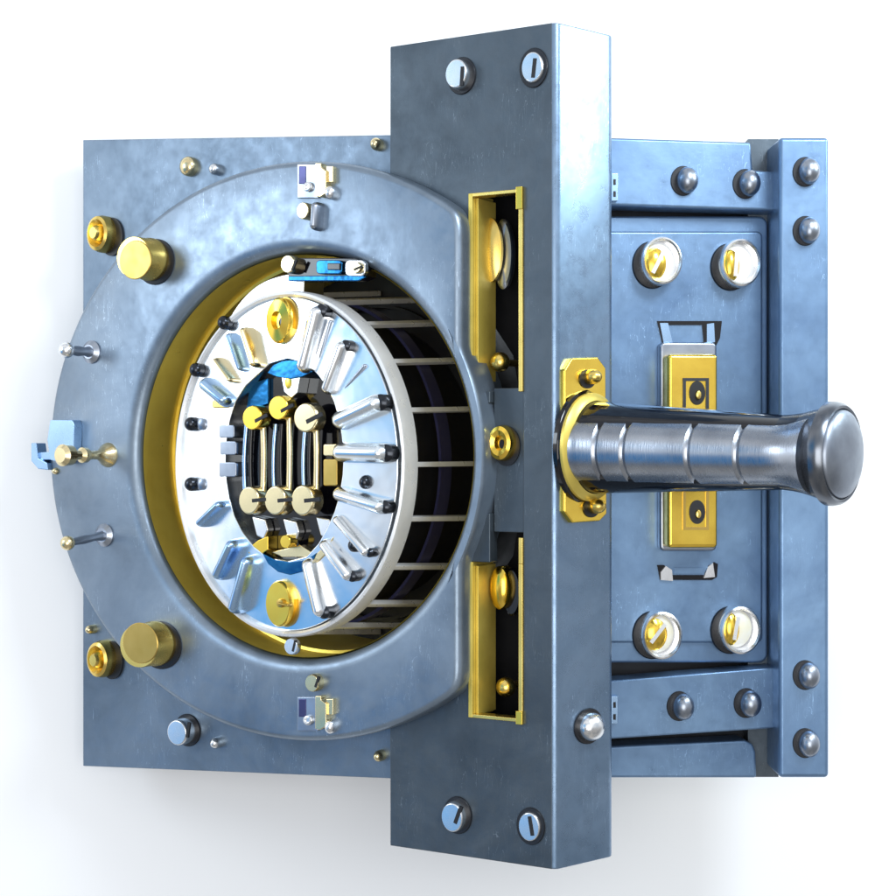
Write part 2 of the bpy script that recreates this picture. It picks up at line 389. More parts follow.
# cells: v index from bottom: 0 [zB..718] 1[718..563] 2[563..537] 3[537..391] 4[391..193] 5
holes=set()
for j in range(len(vs)-1):
    z=(vs[j]+vs[j+1])/2
    if nt_[1]<z<nt_[0]: holes.add((0,j))
    if nt_[3]<z<nt_[2]: holes.add((1,j))
    if hz[1]<z<hz[0] or hz[4]<z<hz[3]: holes|={(1,j),(2,j)}
    if hz[3]<=z<=hz[1]: holes.add((2,j))
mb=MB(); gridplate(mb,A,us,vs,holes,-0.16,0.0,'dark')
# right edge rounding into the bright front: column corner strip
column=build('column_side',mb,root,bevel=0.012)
mb=MB()
# column body: bright front, rear and hidden sides as one prism in plan
f0=A.W(uR-0.035,0,0.0); c0=A.hit(556,448,0); c1=B.hit(612,448,0)
bk=A.W(uL+0.02,0,-0.16); 
def plan(off):
    pass
pl=[]
r=0.07
# rounded corner between the two faces
for i in range(7):
    t=i/6; a=c0-A.u*r; b_=c0+B.u*r
    pl.append(a*(1-t)**2+c0*2*t*(1-t)+b_*t*t)
for i in range(5):
    t=i/4; k=B.u.cross(Vector((0,0,1))); a=c1-B.u*0.05; cc=c1; b_=c1+Vector((0.0,1,0))*0.05
    pl.append(a*(1-t)**2+cc*2*t*(1-t)+b_*t*t)
pl+= [c1+Vector((0.02,1.2,0)), A.W(A.uv(556,448)[0]-0.25,0,-1.4), A.W(uR-0.25,0,-0.17), A.W(uR-0.05,0,-0.17)]
zt,zb=zT,zB
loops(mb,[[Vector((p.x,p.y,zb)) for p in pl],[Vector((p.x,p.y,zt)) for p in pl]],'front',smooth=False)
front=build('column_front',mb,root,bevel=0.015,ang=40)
# box behind the slate side so the column has depth
mb=MB()
for z0,z1 in ((zB+0.02,nt_[1]-0.1),(nt_[0]+0.1,zT-0.02)):
    poly(mb,A,[(uL+0.02,z0),(uL+0.12,z0),(uL+0.12,z1),(uL+0.02,z1)],-0.95,-0.165,'dark')
    poly(mb,A,[(uL+0.02,z0),(uR-0.28,z0),(uR-0.28,z1),(uL+0.02,z1)],-1.2,-0.955,'dark')
poly(mb,A,[(sl[1]+0.05,nt_[1]-0.095),(uR-0.28,nt_[1]-0.095),(uR-0.28,nt_[0]+0.095),(sl[1]+0.05,nt_[0]+0.095)],-1.2,-0.955,'dark')
for z0,z1 in ((zB+0.02,zB+0.12),(zT-0.12,zT-0.02)): poly(mb,A,[(uL+0.13,z0),(uR-0.28,z0),(uR-0.28,z1),(uL+0.13,z1)],-0.94,-0.165,'dark')
build('column_body',mb,root)
# recessed channel plate with keyhole
mb=MB(); poly(mb,A,[(sl[1]+.004,hz[3]+0.30),(sl[2]-.004,hz[3]+0.30),(sl[2]-.004,hz[1]+0.03),(sl[1]+.004,hz[1]+0.03)],-0.155,-0.07,'dark')
channel=build('keyhole_plate',mb,column,bevel=0.01)
mb=MB(); turned(mb,A,507,446,13.5,20,-0.07,[(0,0),(1,0),(1,0.02),(0,0.02)],'rubber_shade')
turned(mb,A,504,443,12,18,-0.05,[(1,-0.01),(1,0.05),(0.92,0.10),(0.7,0.12),(0.42,0.10),(0.34,0.04),(0.0,0.04)],'gold')
turned(mb,A,503,444,2.6,4.5,0.0,[(0,-0.04),(1,-0.04),(1,0.03),(0,0.03)],'black',16); build('keyhole_escutcheon',mb,column)
# windows in the slate side: brass liners, wheels, balls
def window(za,zb_,ul,ur,top,bot):
    mb=MB(); w=0.045; e=0.02; d=-0.42
    poly(mb,A,[(ul,zb_),(ul+w,zb_),(ul+w,za),(ul,za)],d,e,'liner')
    poly(mb,A,[(ul+w,zb_+0.02),(ul+w+0.03,zb_+0.02),(ul+w+0.03,za-0.04),(ul+w,za-0.04)],d,-0.05,'liner')
    poly(mb,A,[(ur-w,zb_),(ur,zb_),(ur,za),(ur-w,za)],d*0.3,e,'brass')
    if top: poly(mb,A,[(ul+w,za-0.035),(ur-w,za-0.035),(ur-w,za),(ul+w,za)],d*0.3,e-0.003,'brass'); poly(mb,A,[(ur-w-0.02,za-0.2),(ur+0.005,za-0.2),(ur+0.005,za+0.02),(ur-w-0.02,za+0.02)],0,e+0.02,'gold')
    if bot: poly(mb,A,[(ul+w,zb_),(ur-w,zb_),(ur-w,zb_+0.035),(ul+w,zb_+0.035)],d*0.3,e-0.003,'brass'); poly(mb,A,[(ur-w-0.02,zb_-0.02),(ur+0.005,zb_-0.02),(ur+0.005,zb_+0.11),(ur-w-0.02,zb_+0.11)],0,e+0.02,'gold')
    return build('window_frame',mb,column,bevel=0.006)
ulw=sl[0]-0.02; urw=sl[2]+0.005
w1=window(hz[0]+0.02,hz[1]-0.01,ulw,urw,True,False)
w2=window(hz[3],hz[4]-0.02,ulw,urw,False,True)
mb=MB(); poly(mb,A,[(urw-0.045,hz[3]),(urw,hz[3]),(urw,hz[2]-0.0),(urw-0.045,hz[2]-0.0)],-0.1,0.02,'brass'); build('frame_extension',mb,column,bevel=0.006)
mb=MB()
zc=(hz[1]+hz[3])/2
for sg in (1,-1):
    zz=lambda px: A.uv(500,px)[1] if sg>0 else A.uv(500,912-px)[1]
    q=[(sl[0]-0.5,zz(165)),(sl[2]+0.15,zz(165)),(sl[2]+0.15,zz(404)),(sl[0]+0.12,zz(404)),(sl[0]+0.02,zz(350)),(sl[0]-0.33,zz(300)),(sl[0]-0.5,zz(276))]
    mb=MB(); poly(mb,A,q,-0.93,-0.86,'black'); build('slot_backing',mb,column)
def hwheel(x,y,rx,ry,off,thick,mat,rim):
    mb=MB(); turned(mb,A,x,y,rx,ry,off,[(0,-thick),(0.92,-thick),(1,-thick*0.8),(1,-thick*0.1),(0.94,0),(0.6,0.03),(0,0.05)],mat)
    turned(mb,A,x+13,y+4,rx*0.9,ry*1.1,off-0.1,[(0,-0.08),(0.9,-0.08),(1,-0.05),(1,0),(0.9,0.02),(0,0.02)],rim)
    return build('lock_wheel',mb,column)
hwheel(490,250,11,32,-0.3,0.06,'brass','satin'); hwheel(499,588,10,22,-0.25,0.2,'gold','gloss')
for x,y in ((500,362),(506,687)):
    mb=MB(); c=A.hit(x,y,-0.3); rr_=0.10
    lathe(mb,c,A.n,A.u,A.v,[(0,-rr_)]+[(rr_*math.cos(PI/2*t/6),rr_*math.sin(PI/2*t/6)) for t in range(-5,6)]+[(0,rr_)],'brass',24)
    lathe(mb,c,A.n,A.u,A.v,[(0.035,-0.5),(0.035,0)],'brassdull',16); build('brass_ball',mb,column)
for x,y,rx,ry,rt in ((462,76,11,15,1.5),(534,68,11,16,1.45),(458,815,11,15,1.2),(531,826,11,15,1.75)):
    slotted(column,A,x,y,rx,ry,0.0,'silver',0.13 if x<500 else 0.05,rt,True,'bolt')
rivet(front,B,588,726,11,14,0,'silver',0.12,True,'bolt')

# ---- lever handle on the column front
mb=MB(); ch=[(572,358),(598,357),(606,368),(607,514),(600,521),(573,523),(565,512),(565,370)]
ppoly(mb,B,ch,-0.02,0.06,'gold'); mount=build('mount_plate',mb,root,bevel=0.015,label='brass mounting plate with cut corners')
for x,y in ((588,378),(592,507)):
    mb=MB(); turned(mb,B,x-1,y+1,8,9.5,0.06,[(0,-0.01),(1,-0.01),(1,0.012),(0,0.012)],'rubber_shade',24); turned(mb,B,x+1,y-1,6,7.5,0.06,[(1,0),(1,0.05)]+dome(0.1,1,5,0.05)[1:],'brass',24); build('screw',mb,mount)
ha=math.radians(52); hd=Vector((math.sin(ha),-math.cos(ha),0))
h0=B.hit(585,447,0.0)
# solve the length so that the end lands at photo x 838
def prx(p): return 448+100*p.x*D/(D+p.y)
lo,hi=0.5,6
for _ in range(50):
    mid=(lo+hi)/2
    if prx(h0+hd*mid)<843: lo=mid
    else: hi=mid
HL=lo; endz=-(454-448)/100*(D+(h0+hd*HL).y)/D
hd=(h0+hd*HL+Vector((0,0,endz-h0.z))-h0); HL=hd.length; hd.normalize()
hu=hd.cross(Vector((0,0,1))).normalized(); hv=hu.cross(hd).normalized()
mb=MB(); lathe(mb,h0,hd,hu,hv,[(0,0.0),(0.56,0.0),(0.56,0.04),(0.53,0.06),(0.50,0.07),(0,0.07)],'gloss',56); 
lathe(mb,h0,hd,hu,hv,[(0.47,0.06),(0.53,0.06),(0.53,0.09),(0.49,0.13),(0.455,0.14),(0.455,0.06)],'liner',56)
build('handle_collar',mb,root)
mb=MB(); g=[(0.455,0.10),(0.455,0.22)]
def grooved(s0,s1,r0,r1,steps=6): return [(r0+(r1-r0)*i/steps, s0+(s1-s0)*i/steps) for i in range(steps+1)]
cuts=[0.44,0.86,1.70,2.22]; s=0.22; rr=0.455
tot=HL
cuts=[0.14,0.25,0.50,0.68]
prof=[(0,0.10),(0.342,0.10),(0.350,0.13)]; last=0.13
def rad(t): return 0.350-0.080*min(1,t/0.80)**0.9
for c in cuts:
    s=c*tot
    prof+=[(rad(last/tot+(s-last)/tot*k/5), last+(s-last)*k/5) for k in range(1,6)]
    q=rad(c); prof+=[(q-0.012,s+0.012),(q-0.022,s+0.03),(q-0.014,s+0.05),(q,s+0.07)]; last=s+0.07
prof+=[(rad(last/tot+(0.78*tot-last)/tot*k/5), last+(0.78*tot-last)*k/5) for k in range(1,6)]
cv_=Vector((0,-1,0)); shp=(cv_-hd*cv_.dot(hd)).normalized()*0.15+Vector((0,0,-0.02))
prof+=[(0.272,0.80*tot),(0.282,0.84*tot),(0.305,0.875*tot),(0.33,0.905*tot),(0.34,0.92*tot),(0,0.92*tot)]
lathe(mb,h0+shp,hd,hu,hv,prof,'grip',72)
lathe(mb,h0,hd,hu,hv,[(0,0.09),(0.445,0.09),(0.452,0.12)]+[(0.452-0.115*k/10, 0.12+(0.80*tot-0.12)*k/10) for k in range(1,11)]+[(0,0.80*tot)],'gloss',72); grip=build('handle_grip',mb,root)  # added black shell stands in for dark reflections above and below the grip
mb=MB(); q=0.333; e0=0.78*tot
lathe(mb,h0,hd,hu,hv,[(q+0.004,e0-0.01),(q+0.004,e0+0.05),(q+0.012,e0+0.14),(q+0.030,e0+0.25)],'grip_dark',72)  # dark neck carries the handle's shading in its colour
lathe(mb,h0,hd,hu,hv,[(q+0.030,e0+0.25),(q+0.06,e0+0.36),(0.425,e0+0.48)],'grip_end',72)
lathe(mb,h0,hd,hu,hv,[(0.425,e0+0.48),(0.447,e0+0.56),(0.460,tot-0.12),(0.460,tot-0.08),(0.448,tot-0.03),(0.425,tot),(0.40,tot-0.005),(0.392,tot-0.03)],'grip_end',72)
lathe(mb,h0,hd,hu,hv,[(0.395,tot-0.05),(0.388,tot-0.0),(0.375,tot+0.02),(0.34,tot+0.045),(0.25,tot+0.075),(0.12,tot+0.092),(0,tot+0.097)],'knobface',72)
build('handle_knob',mb,grip)

# ---- right hand side: panel, beams, post
mb=MB(); ppoly(mb,R,rect(596,145,772,775),-1.0,-0.60,'shadowsteel'); build('rear_panel',mb,root)  # near-black colour stands in for shade in the gap beside the post
mb=MB(); ppoly(mb,R,rrect(590,216,768,663,9),-0.50,-0.22,'panel'); ppoly(mb,R,rrect(590,231,763,643,6),-0.23,-0.17,'panel')
panel=build('lock_panel',mb,root,bevel=0.03,seg=4)
PO=-0.17
mb=MB(); ppoly(mb,R,[(596,137),(751,142),(753,170),(779,172),(779,211),(596,205)],-0.35,0.0,'panel'); top=build('top_beam',mb,root,bevel=0.03,seg=4)
mb=MB(); ppoly(mb,R,[(596,682),(779,667),(779,728),(596,740)],-0.35,0.0,'panel'); bot=build('bottom_beam',mb,root,bevel=0.02)
mb=MB(); ppoly(mb,R,[(596,747),(745,740),(753,744),(756,752),(757,778),(596,778)],-0.5,-0.16,'panel'); build('bottom_rail',mb,root,bevel=0.03)
mb=MB(); ppoly(mb,Q,rect(779,137,829,778),-1.1,0.0,'panel'); post=build('end_post',mb,root,bevel=0.045,seg=4)
mb=MB(); ppoly(mb,Q,rect(748,139,778.5,777),-1.0,-0.62,'dark'); build('post_web',mb,root)
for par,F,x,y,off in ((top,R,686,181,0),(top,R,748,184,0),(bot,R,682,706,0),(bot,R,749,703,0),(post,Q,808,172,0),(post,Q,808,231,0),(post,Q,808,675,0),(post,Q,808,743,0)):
    mb=MB(); turned(mb,F,x-3,y,12.5,15,off,[(0,-0.02),(1,-0.02),(1,0.008),(0.96,0.015),(0,0.015)],'rubber_shade')  # dark ring, shifted left to paint the bolt's shadow side
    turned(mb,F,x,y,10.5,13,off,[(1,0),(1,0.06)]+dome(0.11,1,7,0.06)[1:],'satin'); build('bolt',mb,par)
for par,y in ((top,187),(bot,710)):
    mb=MB(); ppoly(mb,R,rect(611.5,y-14,618,y+14),-0.01,0.05,'paleblue')
    for yy in (y-5,y+7): ppoly(mb,R,rect(613.2,yy-3,616,yy+3),0.04,0.054,'black')
    build('hinge_tab',mb,par,bevel=0.006)
# round lens buttons
for x,y,k in ((657,263,0),(735,265,1),(657,633,2),(735,628,3)):
    mb=MB(); turned(mb,R,x-5,y+2,20,24,PO,[(0,-0.01),(1,-0.01),(1,0.01),(0.96,0.03),(0,0.03)],'rubber_shade')  # offset black disc paints the shadow left of the button
    turned(mb,R,x,y,20,24,PO,[(0.98,0),(0.98,0.16),(1.0,0.19),(0.97,0.23),(0.90,0.24),(0.82,0.22),(0.82,0.19),(0.82,0.15),(0,0.15)],'silver',56)
    turned(mb,R,x,y,16.2,19.5,PO+0.14,[(0,0),(1,0),(0.97,0.03),(0.75,0.055),(0,0.06)],'enamel',40)
    turned(mb,R,x-3-k%2*2,y+1,[12,9,13,9][k],16.5,PO+0.165,[(1,0),(0.96,0.03),(0.7,0.06),(0.35,0.075),(0,0.08)],'gold',32)
    c_,s_=math.cos([1.1,1.5,0.9,1.4][k]),math.sin([1.1,1.5,0.9,1.4][k]); u0,v0=R.uv(x,y,PO+0.2)
    poly(mb,R,[(u0+a*c_-b*s_,v0+a*s_+b*c_) for a,b in ((-.12,-.02),(.12,-.02),(.12,.02),(-.12,.02))],PO+0.15,PO+0.25,'whitemetal')
    build('lens_button',mb,panel)
# brass lock block
mb=MB(); ppoly(mb,R,rrect(660,342,717,551,5),PO-0.01,PO+0.12,'satin'); back=build('lock_housing',mb,root,bevel=0.03)
mb=MB(); ppoly(mb,R,rrect(668,354,718,548,4),PO+0.10,PO+0.34,'gold'); blk=build('brass_lock',mb,root,bevel=0.055,seg=2)
for y0,y1,ky in ((378,420,393),(470,530,512)):
    mb=MB(); fr=[(684,y0),(708,y0),(708,y1),(684,y1)]; w=2.2
    for r_ in (rect(683,y0,686,y1),rect(706,y0,709,y1),rect(686,y0,706,y0+3),rect(686,y1-3,706,y1)): ppoly(mb,R,r_,PO+0.33,PO+0.355,'shadowsteel' if y0<400 and r_[0][1]<=y0+0.1 else 'brassdull')
    turned(mb,R,697,ky,8,12,PO+0.34,[(0,-0.01),(1,-0.01),(1,0.012),(0.6,0.014),(0,0.014)],'black',28)
    turned(mb,R,698,ky+2,3,5,PO+0.35,[(1,0),(0.8,0.03),(0,0.04)],'brass',20); build('keyhole',mb,blk)
mb=MB(); ppoly(mb,R,[(657,321),(722,321),(720,338),(716,346),(704,346),(702,325),(668,325),(672,346),(663,346)],PO-0.01,PO+0.012,'gloss')
ppoly(mb,R,[(660,323),(668,323),(673,344),(664,344)],PO,PO+0.02,'paleblue'); ppoly(mb,R,[(707,324),(714,323),(715,342),(707,344)],PO,PO+0.02,'paleblue'); build('slot',mb,panel)
mb=MB(); ppoly(mb,R,[(657,565),(664,565),(671,571),(673,575),(704,575),(708,566),(714,562),(718,564),(717,577),(712,580),(660,580)],PO-0.01,PO+0.012,'gloss')
ppoly(mb,R,[(661,580),(661,572),(666,566),(672,570),(673,581)],PO,PO+0.03,'silver'); ppoly(mb,R,[(704,578),(708,567),(713,563),(715,577)],PO,PO+0.03,'silver')
ppoly(mb,R,rect(674,568,703,573.5),PO,PO+0.02,'panel'); build('slot',mb,panel)

# ---- the drum
DO=RING+0.10; DC=(286,464); DRX,DRY=114,172
def dring(k,off=DO,n=180): 
    cu,cv=A.uv(DC[0],DC[1],DO); ru=(A.uv(DC[0]+DRX,DC[1],DO)[0]-A.uv(DC[0]-DRX,DC[1],DO)[0])/2; rv=DRY/100*(D+A.hit(*DC,DO).y)/D
    return [(cu+ru*k*math.cos(2*PI*i/n), cv-rv*k*math.sin(2*PI*i/n)) for i in range(n)]
op=[(262,373),(272,364),(290,359),(308,364),(320,375),(330,389),(336,402),(341,418),(344,436),(346,455),(345,475),(342,494),(337,511),(330,527),(321,543),(309,556),(290,561),(270,557),(256,546),(245,532),(237,516),(232,499),(229,480),(228,460),(229,440),(232,421),(238,402),(248,386)]
n=180
inn=[]
for i in range(n):
    th=2*PI*i/n; dx,dy=math.cos(th),math.sin(th); t=ray_poly(op,*DC,dx,dy); inn.append(A.uv(DC[0]+dx*t,DC[1]+dy*t,DO))
mb=MB(); outr=dring(0.975); outr=[outr[0]]+outr[:0:-1] if False else outr
# the angles of both loops run the same way, so they can be blended; the face is gently domed
orr=[]
for i in range(n):
    th=2*PI*i/n; dx,dy=math.cos(th),math.sin(th); t=ray_ell(*DC,DRX*0.975,DRY*0.975,*DC,dx,dy); orr.append(A.uv(DC[0]+dx*t,DC[1]+dy*t,DO))
def domeh(u,v):
    q=((u-cu)/ru)**2+((v-cv)/rv)**2; return 0.11*(1-q)
cu,cv=A.uv(*DC,DO); ru=(A.uv(DC[0]+DRX,DC[1],DO)[0]-A.uv(DC[0]-DRX,DC[1],DO)[0])/2; rv=DRY/100*(D+A.hit(*DC,DO).y)/D
rg=[[A.W(u,v,DO-0.16) for u,v in inn]]
for k in range(11):
    t=k/10; ring_=[(a[0]*(1-t)+b[0]*t,a[1]*(1-t)+b[1]*t) for a,b in zip(inn,orr)]; rg.append([A.W(u,v,DO-0.03+domeh(u,v)) for u,v in ring_])
rg.append([A.W(u,v,DO-0.16) for u,v in orr]); rg.append(rg[0])
loops(mb,rg,'chrome',False,False); drum=build('lock_drum',mb,root,bevel=0.012)
mb=MB(); loops(mb,[[A.W(u,v,DO+h) for u,v in dring(k)] for k,h in ((0.972,-0.1),(0.972,0.012),(0.985,0.03),(1.0,0.02),(1.008,-0.02),(1.008,-0.22),(0.99,-0.25),(0.9,-0.25))],'whitemetal',False,False); build('drum_rim',mb,drum)
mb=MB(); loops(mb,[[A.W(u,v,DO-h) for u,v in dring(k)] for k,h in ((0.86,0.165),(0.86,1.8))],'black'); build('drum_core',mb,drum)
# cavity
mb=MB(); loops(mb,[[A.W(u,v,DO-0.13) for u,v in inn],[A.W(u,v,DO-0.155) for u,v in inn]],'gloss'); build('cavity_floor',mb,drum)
CF=DO-0.13
# cage bars, hoops
cu,cv=A.uv(*DC,DO); ru=(A.uv(DC[0]+DRX,DC[1],DO)[0]-A.uv(DC[0]-DRX,DC[1],DO)[0])/2; rv=DRY/100*(D+A.hit(*DC,DO).y)/D
for i in range(20):
    a=2*PI*i/20+0.0; cx,cz=cu+ru*0.985*math.cos(a),cv+rv*0.985*math.sin(a); tx,tz=-math.sin(a)*ru,math.cos(a)*rv; l=math.hypot(tx,tz); tx/=l; tz/=l; nx,nz=tz,-tx
    w=0.026; hh=0.03; mb=MB()
    def sec(k,d):
        cx,cz=cu+ru*k*math.cos(a),cv+rv*k*math.sin(a); return [A.W(cx+tx*w*s1+nx*hh*s2, cz+tz*w*s1+nz*hh*s2, DO-d) for s1,s2 in ((-1,-1),(1,-1),(1,1),(-1,1))]
    loops(mb,[sec(0.985,0.2),sec(1.075,1.8)],'whitemetal',smooth=False); build('cage_bar',mb,drum,bevel=0.008)
for d0,d1,k,mt in ((0.74,0.96,0.985,'navy'),(1.70,1.8,1.0,'black')):
    mb=MB(); k0=k-0.02
    loops(mb,[[A.W(u,v,DO-d) for u,v in dring(kk)] for kk,d in ((k0,d0),(k,d0),(k,d1),(k0,d1),(k0,d0))],mt,False,False); build('cage_hoop',mb,drum,ang=50)
for a,dd in ((47,0.3),(25,0.3),(10,0.35),(-38,0.3)):      # added silver blocks standing in for white reflections between the bars
    a=math.radians(a); q=[]
    for k in range(6): 
        t=a+(k-2.5)*0.035; q.append(t)
    mb=MB(); rings=[]
    out=[A.W(cu+ru*0.93*math.cos(t),cv+rv*0.93*math.sin(t),DO-0.17) for t in q]+[A.W(cu+ru*0.93*math.cos(t),cv+rv*0.93*math.sin(t),DO-dd) for t in q[::-1]]
    inn2=[A.W(cu+ru*0.87*math.cos(t),cv+rv*0.87*math.sin(t),DO-0.17) for t in q]+[A.W(cu+ru*0.87*math.cos(t),cv+rv*0.87*math.sin(t),DO-dd) for t in q[::-1]]
    loops(mb,[inn2,out],'silver',smooth=False); build('glint_block',mb,drum,bevel=0.01)
# white shoulder arc at the upper left and clamp at the top
mb=MB(); o=[];i_=[]
for k in range(25):
    t=math.radians(86+50*k/24); w=0.12*math.sin(PI*min(1,(24-k)/16)/2)
    i_.append((cu+ru*0.97*math.cos(t),cv+rv*0.97*math.sin(t))); o.append((cu+ru*(1.0+w)*math.cos(t),cv+rv*(1.0+w)*math.sin(t)))
poly(mb,A,i_+o[::-1],DO-0.55,DO-0.17,'silver'); build('drum_shoulder',mb,drum,bevel=0.02)
mb=MB(); ppoly(mb,A,[(288,281),(288,262),(296,258),(356,258),(366,264),(366,276),(358,280)],DO-0.3,DO-0.1,'gloss'); ppoly(mb,A,[(288,281),(288,276),(362,275),(366,277),(358,281)],DO-0.12,DO-0.08,'skyblue')
ppoly(mb,A,rrect(316,260,342,274,4),DO-0.12,DO-0.04,'skyblue'); ppoly(mb,A,rect(327,263,340,270),DO-0.05,DO-0.02,'gloss'); ppoly(mb,A,rrect(345,260,365,276,5),DO-0.12,DO-0.05,'silver')
clamp=build('clamp',mb,drum,bevel=0.01)
slotted(clamp,A,294,265,7,9,DO-0.1,'palebrass',0.12,1.1,False); slotted(clamp,A,358,268,6,6,DO-0.05,'palebrass',0.06,0.3,False)
# brass ovals
def bar_cluster():
    pass
for x,y,rx,ry,mt in ((283,321,12.5,23,'gold'),(284,603,12.5,23,'gold')):
    mb=MB(); turned(mb,A,x+3,y,12.5,24,DO,[(0,-0.01),(1,-0.01),(1,0.012),(0,0.012)],'brassdull'); turned(mb,A,x,y,rx,ry,DO,[(1,0),(1,0.07),(0.9,0.1),(0.4,0.12),(0.36,0.07),(0,0.07)] if y<400 else [(1,0),(1,0.09),(0.93,0.115),(0,0.115)],mt)
    if y<400: turned(mb,A,x,y+2,3.2,5.5,DO+0.06,[(1,0),(1,0.02),(0,0.03)],'gloss',16)
    else:
        turned(mb,A,x-2,y,3.6,4.6,DO+0.11,[(1,0),(0.9,0.04),(0,0.05)],'brassdull',16); pill(mb,A,(x-2,y),(x+6,y+2),3.5,0.06,DO+0.11,'brassdull')
    build('brass_button',mb,drum)
# radial bars: (inner, outer, width, height, material)
sp=[((310,366),(323,314),13,0.20,'silver'),((333,388),(347,348),11,0.18,'silver'),((347,420),(381,404),16,0.22,'chrome'),((348,452),(386,453),17,0.22,'chrome'),((346,494),(385,506),13,0.2,'chrome'),
((343,520),(370,551),9,0.16,'silver'),((331,545),(353,574),11,0.18,'silver'),((315,565),(326,609),13,0.2,'silver'),((262,364),(252,332),8,0.16,'palebrass'),((246,368),(235,337),7,0.10,'paleblue'),
((237,380),(223,361),6,0.12,'palebrass'),((230,400),(212,385),13,0.14,'paleblue'),((226,505),(208,522),9,0.14,'paleblue'),((240,545),(227,573),12,0.18,'paleblue'),((255,562),(243,606),13,0.18,'paleblue')]
for p1,p2,w,h,mt in sp:
    if p1[0]>300: w*=1.25
    else: w*=1.2; h+=0.05
    mm=A.uv((p1[0]+p2[0])/2,(p1[1]+p2[1])/2,DO); dz=domeh(*mm)-0.05
    mb=MB(); pill(mb,A,p1,p2,w,h,DO+dz,mt)
    d=Vector((p2[0]-p1[0],p2[1]-p1[1])).normalized()
    if p1[0]>300: turned(mb,A,p2[0]+d.x*w*0.15+2.5,p2[1]+d.y*w*0.15,w*0.36,w*0.42,DO+dz,[(1,-0.01),(1,h*0.5),(0.6,h*0.65),(0,h*0.7)],'grip_dark',16)
    build('radial_bar',mb,drum)
# raised vanes: thin dark slots cut beside the bars on the right
for p1,p2 in (((300,368),(308,322)),((340,396),(365,366)),((336,532),(346,560)),((318,368),(331,322)),((327,392),(343,352))):
    mb=MB(); pill(mb,A,p1,p2,4,0.03,DO,'satin'); build('groove_strip',mb,drum)
for x,y,dx in ((227,323,0),(199,370,0),(194,424,1),(194,484,1),(368,482,0),(357,545,0)):
    mb=MB(); turned(mb,A,x+(9 if dx else 0),y,4.5,6,DO,[(1,-0.01),(1,0.04),(0,0.07)],'satin',20)
    turned(mb,A,x,y,5.2,7,DO,[(1,-0.01),(1,0.05)]+dome(0.07,1,5,0.05)[1:],'grip_dark',24); build('stud',mb,drum)
# teeth on the left and right of the opening
for x0,y0,x1,y1,mt in ((219,425,234,438,'satin'),(220,441,236,455,'satin'),(219,462,236,477,'satin'),(323,444,339,456,'palebrass'),(323,459,337,486,'brassdull'),(212,400,230,408,'brass')):
    mb=MB(); ppoly(mb,A,rrect(x0,y0,x1,y1,2,3),CF,DO+0.05,mt); build('tooth',mb,drum,bevel=0.012)
# inner works
mb=MB(); ppoly(mb,A,[(267,373),(273,365),(282,361),(290,360),(299,361),(306,365),(312,372),(302,377),(290,379),(277,377)],CF,DO+0.065,'skyblue'); ppoly(mb,A,[(281,376),(300,376),(297,393),(291,398),(284,392)],CF,DO+0.05,'chrome')
ppoly(mb,A,[(250,384),(268,378),(268,404),(246,410)],CF,CF+0.05,'skyblue'); build('blue_cap',mb,drum,bevel=0.008)
mb=MB(); ppoly(mb,A,[(262,553),(275,560),(290,562),(306,560),(316,553),(312,564),(301,572),(290,575),(278,572),(268,564)],DO-0.02,DO+0.06,'skyblue'); build('blue_cap',mb,drum,bevel=0.006)
def vbar(x,y0,y1,bow,w,mat,off,name):
    mb=MB(); pts=[A.hit(x+bow*math.sin(PI*k/12),y0+(y1-y0)*k/12,off) for k in range(13)]; tube(mb,pts,w/200,mat,12); return build(name,mb,drum)
for x in (247,276,306): vbar(x,424,508,-2.5,6,'paleblue',CF+0.10,'bowed_rod')
for x in (252,282,311): vbar(x,424,500,-1.5,5,'gloss',CF+0.13,'bowed_rod')
for x,y0,y1,rt,rb,mt in ((262,418,500,10,11,'gold'),(288,408,500,10,11.5,'gold'),(315,418,500,12,12,'palebrass')):
    vbar(x+1,y0,y1,1.0,7,'palebrass',CF+0.17,'lock_lever')
    slotted(drum,A,x-1,y0,rt,rt*1.25,CF+0.14,mt,0.16,0.4,False,'lever_screw')
    slotted(drum,A,x-3,y1,rb*0.95,rb*1.3,CF+0.14,'palebrass',0.18,0.1,False,'lever_screw')
mb=MB(); turned(mb,A,294,383,5,9,DO-0.05,[(1,-0.05),(1,0.06),(0.7,0.1),(0,0.11)],'gold',24); build('brass_stud',mb,drum)
for k,(x,y) in enumerate(((258,528),(289,530),(322,528))):
    mb=MB(); ppoly(mb,A,[(x-7,y-12),(x+7,y-9),(x+10,y+2),(x+6,y+12),(x-2,y+8)],CF,CF+0.12,'silver'); build('white_tab',mb,drum,bevel=0.02)
mb=MB(); ppoly(mb,A,[(248,548),(258,540),(268,536),(268,550),(262,554),(248,554)],CF,DO+0.04,'gold'); build('brass_clip',mb,drum,bevel=0.01)
mb=MB(); turned(mb,A,292,541,5.5,7,CF+0.1,button(0.12),'gold',24); build('brass_stud',mb,drum)
mb=MB(); ppoly(mb,A,[(312,562),(316,554),(334,536),(328,552),(318,562)],DO-0.1,DO+0.05,'palebrass'); build('brass_clip',mb,drum,bevel=0.01)
mb=MB(); ppoly(mb,A,[(270,552),(300,545),(311,552),(306,557),(282,557)],CF,CF+0.1,'palebrass'); build('brass_clip',mb,drum,bevel=0.01)

